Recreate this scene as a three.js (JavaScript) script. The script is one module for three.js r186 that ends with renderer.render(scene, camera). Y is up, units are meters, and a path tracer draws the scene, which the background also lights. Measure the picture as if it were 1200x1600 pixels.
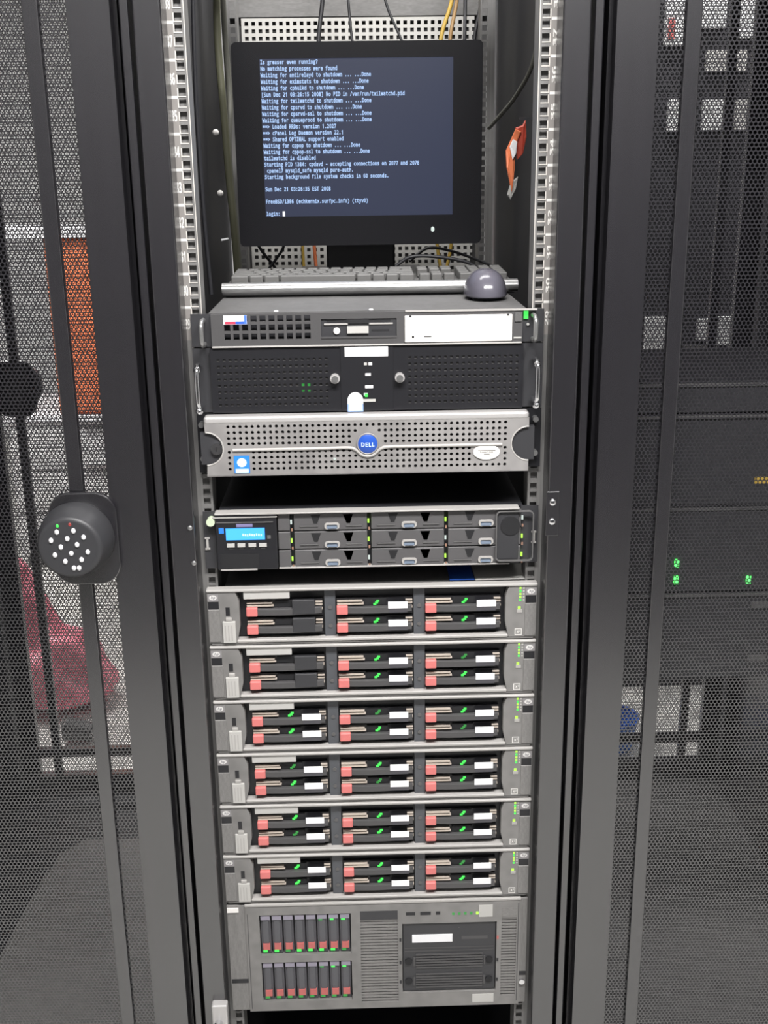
import * as THREE from 'three';
import { RoundedBoxGeometry } from 'three/addons/geometries/RoundedBoxGeometry.js';
import { mergeGeometries } from 'three/addons/utils/BufferGeometryUtils.js';
import { RectAreaLightUniformsLib } from 'three/addons/lights/RectAreaLightUniformsLib.js';

// ---------- camera, exposure, ceiling lights ----------
const scene = new THREE.Scene();
scene.background = new THREE.Color(0x000000);
const FPX = 1750;                                   // focal length in pixels of the 1200 x 1600 frame
const camera = new THREE.PerspectiveCamera(2 * Math.atan(800 / FPX) * 180 / Math.PI, 0.75, 0.05, 40);
camera.rotation.order = 'YXZ';
camera.position.set(-0.01538, 1.57009, 1.5198);
camera.rotation.set(-0.29845, -0.02219, -0.01318);
camera.updateMatrixWorld();
const renderer = new THREE.WebGLRenderer({ antialias: true });
renderer.toneMapping = THREE.LinearToneMapping;
renderer.toneMappingExposure = 1.0;
renderer.shadowMap.enabled = true;
RectAreaLightUniformsLib.init();
const CEIL = 2.75;
// [x, z, width, depth, radiance]
const FIXTURES = [[0.25, 1.2, 1.5, 0.4, 56], [-1.6, -2.2, 1.2, 0.6, 42], [0, -0.45, 1.2, 0.3, 10], [1.0, -1.36, 1.2, 0.3, 30]];  // last two are unseen additions brightening the rear panel and the rear-aisle cabinet

// ---------- helpers ----------
let seed = 7;
const rnd = () => { seed = (seed * 1664525 + 1013904223) >>> 0; return seed / 4294967296; };
const taken = {};
const numbered = (n) => { const k = taken[n] = (taken[n] ?? -1) + 1; return k ? n + '_' + String(k).padStart(3, '0') : n; };
const U = 0.04445, HP0 = 0.99;                       // rack unit; height of the top of the six-server stack
const ray = (px, py) => new THREE.Vector3((px - 600) / FPX, (800 - py) / FPX, -1).applyQuaternion(camera.quaternion);
function at(px, py, z) { const d = ray(px, py); return camera.position.clone().addScaledVector(d, (z - camera.position.z) / d.z); }
function onY(px, py, y) { const d = ray(px, py); return camera.position.clone().addScaledVector(d, (y - camera.position.y) / d.y); }

function thing(name, label, category, [x, y, z] = [0, 0, 0], group) {
  const o = new THREE.Group(); o.name = numbered(name); o.position.set(x, y, z);
  o.userData = { label, category }; if (group) o.userData.group = group;
  scene.add(o); return o;
}
function mesh(name, g, m, parent, label) {
  const o = new THREE.Mesh(g, m); o.name = name; o.castShadow = o.receiveShadow = true;
  if (label) o.userData.label = label;
  parent.add(o); return o;
}
function tag(o, label, category, group) { o.name = numbered(o.name); Object.assign(o.userData, { label, category }); if (group) o.userData.group = group; return o; }
const gcache = {};
function boxG(w, h, d, r = 0) {
  const k = [w, h, d, r].map((v) => v.toFixed(5)).join();
  return gcache[k] ??= r ? new RoundedBoxGeometry(w, h, d, 2, r) : new THREE.BoxGeometry(w, h, d);
}
const placed = (g, x, y, z, rx = 0, ry = 0, rz = 0) => g.clone().applyMatrix4(new THREE.Matrix4().makeRotationFromEuler(new THREE.Euler(rx, ry, rz)).setPosition(x, y, z));
// a box given by its extents in metres, as a mesh
function bx(name, x0, x1, y0, y1, z0, z1, m, parent, r = 0, label) {
  const o = mesh(name, boxG(Math.abs(x1 - x0), Math.abs(y1 - y0), Math.abs(z1 - z0), r), m, parent, label);
  o.position.set((x0 + x1) / 2, (y0 + y1) / 2, (z0 + z1) / 2); return o;
}
const bg = (x0, x1, y0, y1, z0, z1) => placed(boxG(Math.abs(x1 - x0), Math.abs(y1 - y0), Math.abs(z1 - z0)), (x0 + x1) / 2, (y0 + y1) / 2, (z0 + z1) / 2);
const merge = (list) => mergeGeometries(list.map((g) => g.index ? g.toNonIndexed() : g));
function extr(shape, depth, bevel = 0, seg = 12) {
  return new THREE.ExtrudeGeometry(shape, { depth, bevelEnabled: bevel > 0, bevelSize: bevel, bevelThickness: bevel, bevelSegments: 2, bevelOffset: -bevel, curveSegments: seg });
}
function rrect(x0, y0, x1, y1, r, S = THREE.Shape) {
  const s = new S(); s.moveTo(x0 + r, y0); s.lineTo(x1 - r, y0); s.absarc(x1 - r, y0 + r, r, -Math.PI / 2, 0); s.lineTo(x1, y1 - r); s.absarc(x1 - r, y1 - r, r, 0, Math.PI / 2);
  s.lineTo(x0 + r, y1); s.absarc(x0 + r, y1 - r, r, Math.PI / 2, Math.PI); s.lineTo(x0, y0 + r); s.absarc(x0 + r, y0 + r, r, Math.PI, Math.PI * 1.5); return s;
}
const rectPath = (x0, y0, x1, y1) => { const p = new THREE.Path(); p.moveTo(x0, y0); p.lineTo(x0, y1); p.lineTo(x1, y1); p.lineTo(x1, y0); p.lineTo(x0, y0); return p; };
const tube = (pts, r, seg = 40, rad = 8) => new THREE.TubeGeometry(new THREE.CatmullRomCurve3(pts.map((p) => p.isVector3 ? p : new THREE.Vector3(...p))), seg, r, rad);
const cylZ = (r, d, seg = 24, r2 = r) => { const g = new THREE.CylinderGeometry(r, r2, d, seg); g.rotateX(Math.PI / 2); return g; };

// ---------- procedural textures ----------
function dataTex(w, h, fn, srgb) {
  const a = new Uint8Array(w * h * 4);
  for (let j = 0; j < h; j++) for (let i = 0; i < w; i++) { const c = fn(i, j); a.set([c[0], c[1], c[2], c[3] ?? 255], (j * w + i) * 4); }
  const t = new THREE.DataTexture(a, w, h); t.magFilter = THREE.LinearFilter; t.minFilter = THREE.LinearMipmapLinearFilter; t.generateMipmaps = true;
  t.wrapS = t.wrapT = THREE.RepeatWrapping; if (srgb) t.colorSpace = THREE.SRGBColorSpace; t.needsUpdate = true; return t;
}
function canvasTex(w, h, draw) {
  const c = document.createElement('canvas'); c.width = w; c.height = h; draw(c.getContext('2d'), w, h);
  const t = new THREE.CanvasTexture(c); t.colorSpace = THREE.SRGBColorSpace; t.anisotropy = 8; return t;
}
const smooth = (n, cells) => {                       // tileable value noise in [0, 1]
  const g = Array.from({ length: cells * cells }, rnd), s = (t) => t * t * (3 - 2 * t);
  return (i, j) => { const x = i / n * cells, y = j / n * cells, x0 = x | 0, y0 = y | 0, fx = s(x - x0), fy = s(y - y0), q = (a, b) => g[(b % cells) * cells + a % cells];
    return (q(x0, y0) * (1 - fx) + q(x0 + 1, y0) * fx) * (1 - fy) + (q(x0, y0 + 1) * (1 - fx) + q(x0 + 1, y0 + 1) * fx) * fy; };
};
const nA = smooth(256, 8), nB = smooth(256, 32), nC = smooth(256, 96);
const grain = dataTex(256, 256, (i, j) => { const v = 200 + 55 * (0.35 * nA(i, j) + 0.3 * nB(i, j) + 0.35 * nC(i, j)); return [v, v, v]; }, true);
const powder = dataTex(256, 256, (i, j) => { const v = 255 * (0.5 * nC(i, j) + 0.5 * rnd()); return [v, v, v]; });
// perforated sheet: staggered round holes, one tile = PITCH x PITCH * sqrt(3)
const PITCH = 0.0058, HOLE = 0.0044;
const perf = dataTex(64, 110, (i, j) => {
  const x = (i + 0.5) / 64 * PITCH, y = (j + 0.5) / 110 * PITCH * Math.sqrt(3), H = PITCH * Math.sqrt(3); let d = 9;
  for (const [cx, cy] of [[0, 0], [PITCH, 0], [0, H], [PITCH, H], [PITCH / 2, H / 2]]) d = Math.min(d, Math.hypot(x - cx, y - cy));
  const v = Math.max(0, Math.min(255, 127 + (d - HOLE / 2) / 0.00012 * 127)); return [v, v, v];
});

// ---------- materials ----------
const std = (c, roughness = 0.5, metalness = 0, extra = {}) => new THREE.MeshStandardMaterial({ color: c, roughness, metalness, ...extra });
const lin = (r, g, b) => new THREE.Color().setRGB(r, g, b);
const M = {
  black: new THREE.MeshPhysicalMaterial({ color: lin(0.0155, 0.0145, 0.0185), roughness: 0.27, ior: 2.3, map: grain, bumpMap: powder, bumpScale: 0.00004 }),
  inner: std(lin(0.018, 0.018, 0.022), 0.6),
  blackPlastic: std(lin(0.016, 0.016, 0.019), 0.38),
  monitor: std(lin(0.012, 0.012, 0.014), 0.22),
  darkPlastic: std(lin(0.04, 0.04, 0.044), 0.45),
  charcoal: std(lin(0.075, 0.073, 0.075), 0.5),
  midGrey: std(lin(0.15, 0.147, 0.147), 0.5, 0, { map: grain }),
  bezel: std(lin(0.27, 0.262, 0.255), 0.48, 0, { map: grain }),
  bezelLight: std(lin(0.42, 0.405, 0.39), 0.42),
  fin: std(lin(0.5, 0.44, 0.38), 0.4),
  silver: std(lin(0.40, 0.385, 0.38), 0.4, 0.15, { map: grain }),
  silverGloss: std(lin(0.5, 0.485, 0.48), 0.3, 0.2),
  chrome: std(lin(0.8, 0.8, 0.82), 0.16, 1),
  steel: std(lin(0.5, 0.5, 0.5), 0.36, 0.8, { map: grain }),
  zinc: std(lin(0.26, 0.255, 0.25), 0.5, 0.15, { map: grain }),
  paleEdge: std(lin(0.62, 0.59, 0.55), 0.35),
  rubber: std(lin(0.012, 0.012, 0.014), 0.7),
  red: std(lin(0.68, 0.19, 0.18), 0.45),
  darkRed: std(lin(0.5, 0.13, 0.12), 0.45),
  white: std(lin(0.86, 0.86, 0.88), 0.55),
  cream: std(lin(0.9, 0.87, 0.84), 0.4),
  label: std(lin(0.5, 0.49, 0.47), 0.5),
  hpcap: std(lin(0.28, 0.26, 0.32), 0.45),
  driveFace: std(lin(0.1, 0.097, 0.1), 0.45),
  drive: std(lin(0.07, 0.068, 0.078), 0.45),
  mouse: std(lin(0.11, 0.105, 0.13), 0.2),
  kbd: std(lin(0.10, 0.098, 0.096), 0.5),
  key: std(lin(0.13, 0.128, 0.125), 0.5),
  orange: std(lin(0.75, 0.2, 0.08), 0.5), yellow: std(lin(0.5, 0.33, 0.06), 0.5), blue: std(lin(0.03, 0.1, 0.42), 0.4),
  cableGrey: std(lin(0.13, 0.13, 0.11), 0.55), cableBlack: std(lin(0.015, 0.015, 0.018), 0.5), cableOlive: std(lin(0.11, 0.11, 0.07), 0.55),
  pink: std(lin(0.85, 0.25, 0.32), 0.4),
  wall: std(lin(0.72, 0.72, 0.72), 0.8), ceil: std(lin(0.75, 0.75, 0.75), 0.9),
  tile: std(lin(0.8, 0.79, 0.76), 0.45, 0, { map: grain }), tileB: std(lin(0.75, 0.74, 0.71), 0.45, 0, { map: grain }), slab: std(lin(0.25, 0.25, 0.25), 0.9),
};
const sheet = (rep) => new THREE.MeshPhysicalMaterial({ color: lin(0.0155, 0.0145, 0.0185), roughness: 0.27, ior: 2.3, alphaMap: rep, transparent: true, side: THREE.DoubleSide });
const glow = (r, g, b, k = 1) => std(lin(0.02, 0.02, 0.02), 0.4, 0, { emissive: lin(r, g, b), emissiveIntensity: k });
const L = { green: glow(0.06, 0.95, 0.1, 1.3), greenDim: glow(0.03, 0.33, 0.05), lime: glow(0.5, 1.0, 0.08, 1.3), blue: glow(0.02, 0.3, 1), white: glow(0.75, 0.85, 0.8), red: glow(0.5, 0.04, 0.03) };

// ---------- the room ----------
const struct = (o) => { o.userData.kind = 'structure'; return o; };
const RX = 4.2, ZF = 3.3, ZB = -5.4;
const floor = struct(bx('floor', -RX, RX, -0.12, -0.04, ZB, ZF, M.slab, scene));
{ const T = 0.6, g = boxG(T - 0.004, 0.04, T - 0.004), off = new THREE.Vector3(0, 0.08, (ZB + ZF) / 2);
  for (let x = -RX + T / 2; x < RX; x += T) for (let z = ZB + T / 2; z < ZF; z += T) {
    const t = mesh('tile', g, rnd() < 0.5 ? M.tile : M.tileB, floor); t.position.set(x, 0.06, z - (ZB + ZF) / 2);
  } }
struct(bx('ceiling', -RX, RX, CEIL + 0.06, CEIL + 0.16, ZB, ZF, M.ceil, scene));
struct(bx('wall_back', -RX, RX, 0, CEIL + 0.06, ZB - 0.1, ZB, M.wall, scene));
struct(bx('wall_front', -RX, RX, 0, CEIL + 0.06, ZF, ZF + 0.1, M.wall, scene));
struct(bx('wall_left', -RX - 0.1, -RX, 0, CEIL + 0.06, ZB, ZF, M.wall, scene));
struct(bx('wall_right', RX, RX + 0.1, 0, CEIL + 0.06, ZB, ZF, M.wall, scene));
for (const [i, [x, z, w, d, k]] of FIXTURES.entries()) {
  const f = thing('ceiling_light', ['long fluorescent ceiling light over the front aisle', 'square fluorescent ceiling light over the rear aisle', 'added ceiling light above the open cabinet, brightening its rear panel', 'added ceiling light over the dark rear cabinet, brightening it and the floor'][i], 'ceiling light', [x, CEIL, z]);
  bx('housing', -w / 2 - 0.03, w / 2 + 0.03, 0.004, 0.06, -d / 2 - 0.03, d / 2 + 0.03, M.white, f);
  bx('diffuser', -w / 2, w / 2, -0.004, 0.004, -d / 2, d / 2, glow(1, 0.98, 0.95, 6), f);
  const l = new THREE.RectAreaLight(new THREE.Color(1, 0.985, 0.97), k, w, d); l.position.set(x, CEIL - 0.012, z); l.rotation.x = -Math.PI / 2; scene.add(l);
}

// ---------- cabinets ----------
const ZR = -1.08, TOP = 2.08, DOORZ = 0.03;
function sheetPlane(name, x0, x1, y0, y1, z, parent) {
  const g = new THREE.PlaneGeometry(x1 - x0, y1 - y0), uv = g.attributes.uv;
  for (let i = 0; i < uv.count; i++) uv.setXY(i, uv.getX(i) * (x1 - x0) / PITCH, uv.getY(i) * (y1 - y0) / (PITCH * Math.sqrt(3)));
  const o = mesh(name, g, meshMat, parent); o.position.set((x0 + x1) / 2, (y0 + y1) / 2, z); return o;
}
const meshMat = sheet(perf);
// a perforated door: x0 hinge side, x1 lock side (local to its cabinet), zf outer face, out = +1 / -1 facing
function door(name, parent, x0, x1, zf, out, low = 0.13) {
  const s = Math.sign(x1 - x0), y0 = Math.max(0.035, low - 0.07), y1 = TOP - 0.02, zb = zf - out * 0.022, fw = 0.052;
  const bars = (list) => merge(list.map((b) => bg(...b)));
  const lo = Math.min(x0, x1), hi = Math.max(x0, x1);
  const d = mesh(name, bars([[lo, lo + fw, y0, y1, zb, zf], [hi - fw, hi, y0, y1, zb, zf], [lo + fw, hi - fw, y0, low, zb, zf], [lo + fw, hi - fw, y1 - 0.07, y1, zb, zf]]), M.black, parent);
  const m1 = x1 - s * (fw + 0.035), m2 = m1 - s * 0.02;
  bx('stiffener', Math.min(m1, m2), Math.max(m1, m2), low, y1 - 0.07, zf - out * 0.018, zf - out * 0.004, M.black, d, 0.002);
  sheetPlane('perforated_sheet', lo + fw, hi - fw, low, y1 - 0.07, zf - out * 0.011, d);
  return (m1 + m2) / 2;
}
const buttons = [[345, 1080], [422, 1075], [315, 1120], [390, 1113], [466, 1107], [357, 1153], [433, 1143], [326, 1192], [402, 1185], [479, 1180], [371, 1224], [447, 1217], [408, 1258], [432, 1258]];
function lock(parent, x, y, zf, out, side) {
  const plate = rrect(-0.038, -0.07, 0.055, 0.062, 0.03), pg = extr(plate, 0.006, 0.0015); if (side < 0) pg.scale(-1, 1, 1); if (out < 0) pg.rotateY(Math.PI);
  const prof = [[0, 0.052], [0.036, 0.052], [0.041, 0.05], [0.0435, 0.046], [0.0475, 0.03], [0.05, 0.022], [0.0505, 0.006], [0.049, 0.002], [0.044, 0], [0, 0]].map((p) => new THREE.Vector2(...p)).reverse();
  const g = new THREE.LatheGeometry(prof, 48); g.rotateX(out * Math.PI / 2);
  const k = mesh('lock_knob', g, M.darkPlastic, parent, 'round black combination lock with white buttons'); k.position.set(x, y, zf + out * 0.005);
  const p = mesh('lock_plate', pg, M.black, k); p.position.z = -0.004 * out;
  if (out > 0) {
    for (const [cx, cy] of buttons) { const b = mesh('button', buttonG, M.white, k); b.position.set((cx - 396) * 0.000286, (1160 - cy) * 0.000286, 0.0525); }
    for (const [cx, cy, m] of [[408, 1044, L.red], [350, 1050, L.green]]) { const b = mesh('indicator_light', buttonG, m, k); b.position.set((cx - 396) * 0.000286, (1160 - cy) * 0.000286, 0.0515); b.scale.setScalar(0.7); }
  }
  return k;
}
const buttonG = new THREE.SphereGeometry(0.0034, 14, 10).scale(0.9, 1.1, 0.7);
function neighbour(name, label, cx, s, baseMat = M.inner) {                 // s = +1: lock side faces +x at the front
  const c = thing(name, label, 'cabinet', [cx, 0, 0]);
  const w = 0.3;
  for (const q of [-1, 1]) {
    bx('side_panel', q * w, q * (w - 0.012), 0.02, TOP, ZR + 0.03, DOORZ - 0.025, M.black, c);
    for (const z of [-0.06, ZR + 0.1]) bx('corner_post', q * (w - 0.012), q * (w - 0.035), 0.1, TOP - 0.03, z, z + 0.03, M.inner, c);
  }
  bx('roof', -w, w, TOP, TOP + 0.03, ZR + 0.03, DOORZ - 0.025, M.black, c);
  bx('base', -w, w, 0, 0.035, ZR + 0.001, DOORZ - 0.012, baseMat, c);
  const bxf = door('front_door', c, -s * (w - 0.004), s * (w - 0.002), DOORZ + 0.012, 1);
  const bxr = door('rear_door', c, s * (w - 0.004), -s * (w - 0.002), ZR, -1, 0.085);
  bx('rear_crossbar', -w + 0.03, w - 0.03, 0.152, 0.174, ZR + 0.03, ZR + 0.05, M.black, c);
  return [c, bxf, bxr];
}
const [cabL, lf, lr] = neighbour('mesh_door_cabinet', 'black mesh-door cabinet with a round push-button lock, pink bag behind it', -0.604, 1);
lock(cabL, lf, 1.091, DOORZ + 0.012, 1, 1);
lock(cabL, lr, 1.091, ZR, -1, 1);
{ // light falling on the left cabinet's floor, laid in as a paler shape
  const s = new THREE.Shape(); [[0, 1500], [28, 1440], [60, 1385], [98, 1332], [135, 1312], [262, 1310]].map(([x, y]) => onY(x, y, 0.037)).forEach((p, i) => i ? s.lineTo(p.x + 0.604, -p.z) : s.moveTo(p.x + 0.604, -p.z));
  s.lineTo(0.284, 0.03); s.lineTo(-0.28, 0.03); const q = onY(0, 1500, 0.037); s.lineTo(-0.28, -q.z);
  mesh('painted_lit_patch', extr(s, 0.003).rotateX(-Math.PI / 2), M.bezel, cabL, 'lit patch of the cabinet floor, painted in paler grey').position.y = 0.0352;
}
const [cabR] = neighbour('mesh_door_cabinet', 'black mesh-door cabinet without a lock, green lights glowing inside', 0.608, -1, M.midGrey);

// the open cabinet
const rack = thing('open_server_cabinet', 'black open server cabinet holding a monitor above stacked servers', 'server cabinet');
for (const s of [-1, 1]) {
  bx('front_post', s * 0.2465, s * 0.2815, 0.06, TOP, -0.05, 0.03, M.black, rack, 0.003);
  bx('edge_strip', s * 0.287, s * 0.2985, 0.06, TOP, -0.05, 0.024, M.black, rack, 0.002);
  bx('side_panel', s * 0.2985, s * 0.2905, 0.02, TOP, ZR + 0.03, -0.05, M.inner, rack);
}
bx('base', -0.29, 0.29, 0.01, 0.06, ZR + 0.05, 0.02, M.inner, rack);
bx('base_plinth', -0.245, 0.245, 0.06, 0.1, -0.03, 0.01, M.black, rack);
bx('roof_frame', -0.29, 0.29, TOP, TOP + 0.03, -0.12, 0.03, M.black, rack);
bx('roof_frame', -0.29, 0.29, TOP, TOP + 0.03, ZR + 0.03, ZR + 0.12, M.black, rack);
// mounting rails with real square holes; 38 to 29 are the units that show above the servers
const rail0 = HP0 - 20 * U + 0.055 * U, NU = 41;
const holeG = [];
function railGeo(s, z) {
  const parts = [], y0 = rail0, y1 = rail0 + NU * U, xi = 0.2245, xo = 0.252, ha = 0.2279, hb = 0.2375;
  const put = (a, b, c, d, e = z - 0.002, f = z) => parts.push(bg(s * a, s * b, c, d, e, f));
  put(xi, ha, y0, y1); put(hb, xo, y0, y1); put(xi, xi + 0.002, y0, y1, z - 0.04, z - 0.002); put(xo - 0.004, xo, y0, y1, z - 0.05, z - 0.002);
  let prev = y0;
  for (let u = 0; u < NU; u++) for (const k of [0.00635, 0.022225, 0.0381]) { const c = y0 + u * U + k; put(ha, hb, prev, c - 0.0048); prev = c + 0.0048; }
  put(ha, hb, prev, y1);
  return merge(parts);
}
const numberTex = (mirror) => canvasTex(128, 2048, (g, w, h) => {
  g.fillStyle = '#8a8683'; g.fillRect(0, 0, w, h); g.fillStyle = '#e8e6e2'; g.strokeStyle = '#e8e6e2'; g.lineWidth = 13;
  const rows = 12, rh = h / rows; g.font = 'bold 74px sans-serif'; g.textAlign = 'center'; g.textBaseline = 'middle';
  for (let i = 0; i < rows; i++) { const n = String(40 - i);
    g.save(); g.translate(w / 2, (i + 0.5) * rh); if (mirror) g.rotate(-Math.PI / 2); g.scale(1, 1); g.fillText(n, 0, 0); g.restore();
    g.beginPath(); g.moveTo(w * 0.1, i * rh); g.lineTo(w, i * rh); g.stroke(); }
});
for (const s of [-1, 1]) {
  const r = mesh('front_rail', railGeo(s, -0.0155), M.zinc, rack);
  const g = new THREE.PlaneGeometry(0.0125, 12 * U);
  const n = mesh('number_strip', g, std(0xffffff, 0.5, 0, { map: numberTex(s > 0) }), r, 'unit numbers printed along the rail');
  n.position.set(s * 0.2447, rail0 + (28 + 6) * U, -0.0151);
  // pale rims along the lower and outer hole edges
  const rim = []; for (let u = 27; u < 40; u++) for (const k of [0.00635, 0.022225, 0.0381]) { const c = rail0 + u * U + k; rim.push(bg(s * 0.2279, s * 0.2375, c - 0.0062, c - 0.0048, -0.016, -0.0147), bg(s * (s < 0 ? 0.2375 : 0.2375), s * 0.239, c - 0.0062, c + 0.0048, -0.016, -0.0147)); }
  rim.push(bg(s * 0.2243, s * 0.2254, rail0 + 28 * U, rail0 + 40 * U, -0.016, -0.0147)); mesh('hole_rims', merge(rim), M.paleEdge, r);
  bx('hole_backing', s * 0.2265, s * 0.246, rail0, rail0 + NU * U, -0.024, -0.022, M.zinc, r);
  mesh('rear_rail', railGeo(s, ZR + 0.36), M.zinc, rack);
}
// rear perforated panel of the open cabinet: real square holes
{ const z = ZR + 0.1, p = 0.0142, b = 0.0066, x0 = -0.24, x1 = 0.24, ya = 1.22, yb = 1.862, parts = [];
  for (let x = x0; x <= x1; x += p) parts.push(bg(x, x + b, ya, yb, z - 0.0015, z));
  for (let y = ya; y <= yb; y += p) parts.push(bg(x0, x1, y, y + b, z - 0.0016, z - 0.0001));
  mesh('perforated_rear_panel', merge(parts), std(lin(0.6, 0.59, 0.56), 0.5), rack, 'pale grey perforated panel');
  bx('rear_top_panel', -0.27, 0.27, 1.868, 2.05, z - 0.002, z, M.zinc, rack);
  bx('rear_cover', -0.27, 0.27, 0.08, 2.05, z - 0.04, z - 0.035, M.midGrey, rack); }
// latch keepers and screws on the posts
{ const p = at(863, 800, 0.03); const k = bx('latch_keeper', p.x - 0.009, p.x + 0.009, p.y - 0.035, p.y + 0.03, 0.029, 0.0315, M.black, rack, 0.001);
  for (const dy of [0.014, -0.014]) { const s = mesh('screw', new THREE.SphereGeometry(0.005, 14, 8).scale(1, 1, 0.5), M.chrome, k); s.position.set(0, dy + 0.003, 0.002); }
  for (const [px, py] of [[297, 825], [303, 880]]) { const q = at(px, py, 0.03); const s = mesh('screw', new THREE.SphereGeometry(0.0035, 12, 8).scale(1, 1, 0.5), M.steel, rack); s.position.set(q.x, q.y, 0.0305); }
  const q = at(345, 1578, 0.03); const h = bx('hinge_bracket', q.x - 0.0125, q.x + 0.0125, q.y - 0.05, q.y + 0.02, 0.029, 0.045, M.silverGloss, rack, 0.003, 'bright steel hinge bracket');
  const pin = mesh('hinge_pin', cylZ(0.007, 0.012, 18), M.chrome, h); pin.position.set(-0.002, 0.002, 0.012); bx('hinge_leaf', -0.009, 0.012, -0.045, -0.012, 0.006, 0.012, M.white, h, 0.001); }
// cage nut screws on the left inside post (bright dots)
for (const [px, py] of [[337, 207], [344, 302]]) { const q = at(px, py, -0.6); const s = mesh('screw', new THREE.SphereGeometry(0.0058, 14, 10), M.cream, rack); s.position.set(Math.max(q.x, -0.289), q.y, q.z); }

// ---------- rack units: local frame in millimetres from the face's top-left corner ----------
function unit(name, label, category, yTop, yBot, group) {
  const c = thing(name, label, category, [0, yBot, 0], group), H = yTop - yBot;
  const X = (x) => x / 1000 - 0.2413, Y = (y) => H - y / 1000;
  return { c, H, X, Y,
    box: (n, x0, x1, y0, y1, z0, z1, m, parent = c, r = 0, lab) => bx(n, X(x0), X(x1), Y(y1), Y(y0), z0 / 1000, z1 / 1000, m, parent, r, lab),
    g: (x0, x1, y0, y1, z0, z1) => bg(X(x0), X(x1), Y(y1), Y(y0), z0 / 1000, z1 / 1000),
    round: (n, x, y, r, z0, z1, m, parent = c, lab) => { const o = mesh(n, cylZ(r / 1000, (z1 - z0) / 1000, 28), m, parent, lab); o.position.set(X(x), Y(y), (z0 + z1) / 2000); return o; },
    // re-express a child made in unit coordinates under a parent mesh
    into: (parent, o) => { o.position.sub(parent.position); parent.add(o); return o; } };
}
const yU = (u) => HP0 + u * U;
function handle(u, x, y0, y1, parent, m = M.chrome, out = 0.034, r = 0.0034) {
  const a = u.X(x), b = u.Y(y0), c = u.Y(y1);
  return mesh('handle', tube([[a, b, -0.002], [a, b, out * 0.6], [a, b - 0.004, out * 0.93], [a, b - 0.012, out], [a, c + 0.012, out], [a, c + 0.004, out * 0.93], [a, c, out * 0.6], [a, c, -0.002]], r, 48, 10), m, parent);
}
const planeMat = (w, h, draw, rough = 0.5) => std(0xffffff, rough, 0, { map: canvasTex(w, h, draw) });

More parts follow.
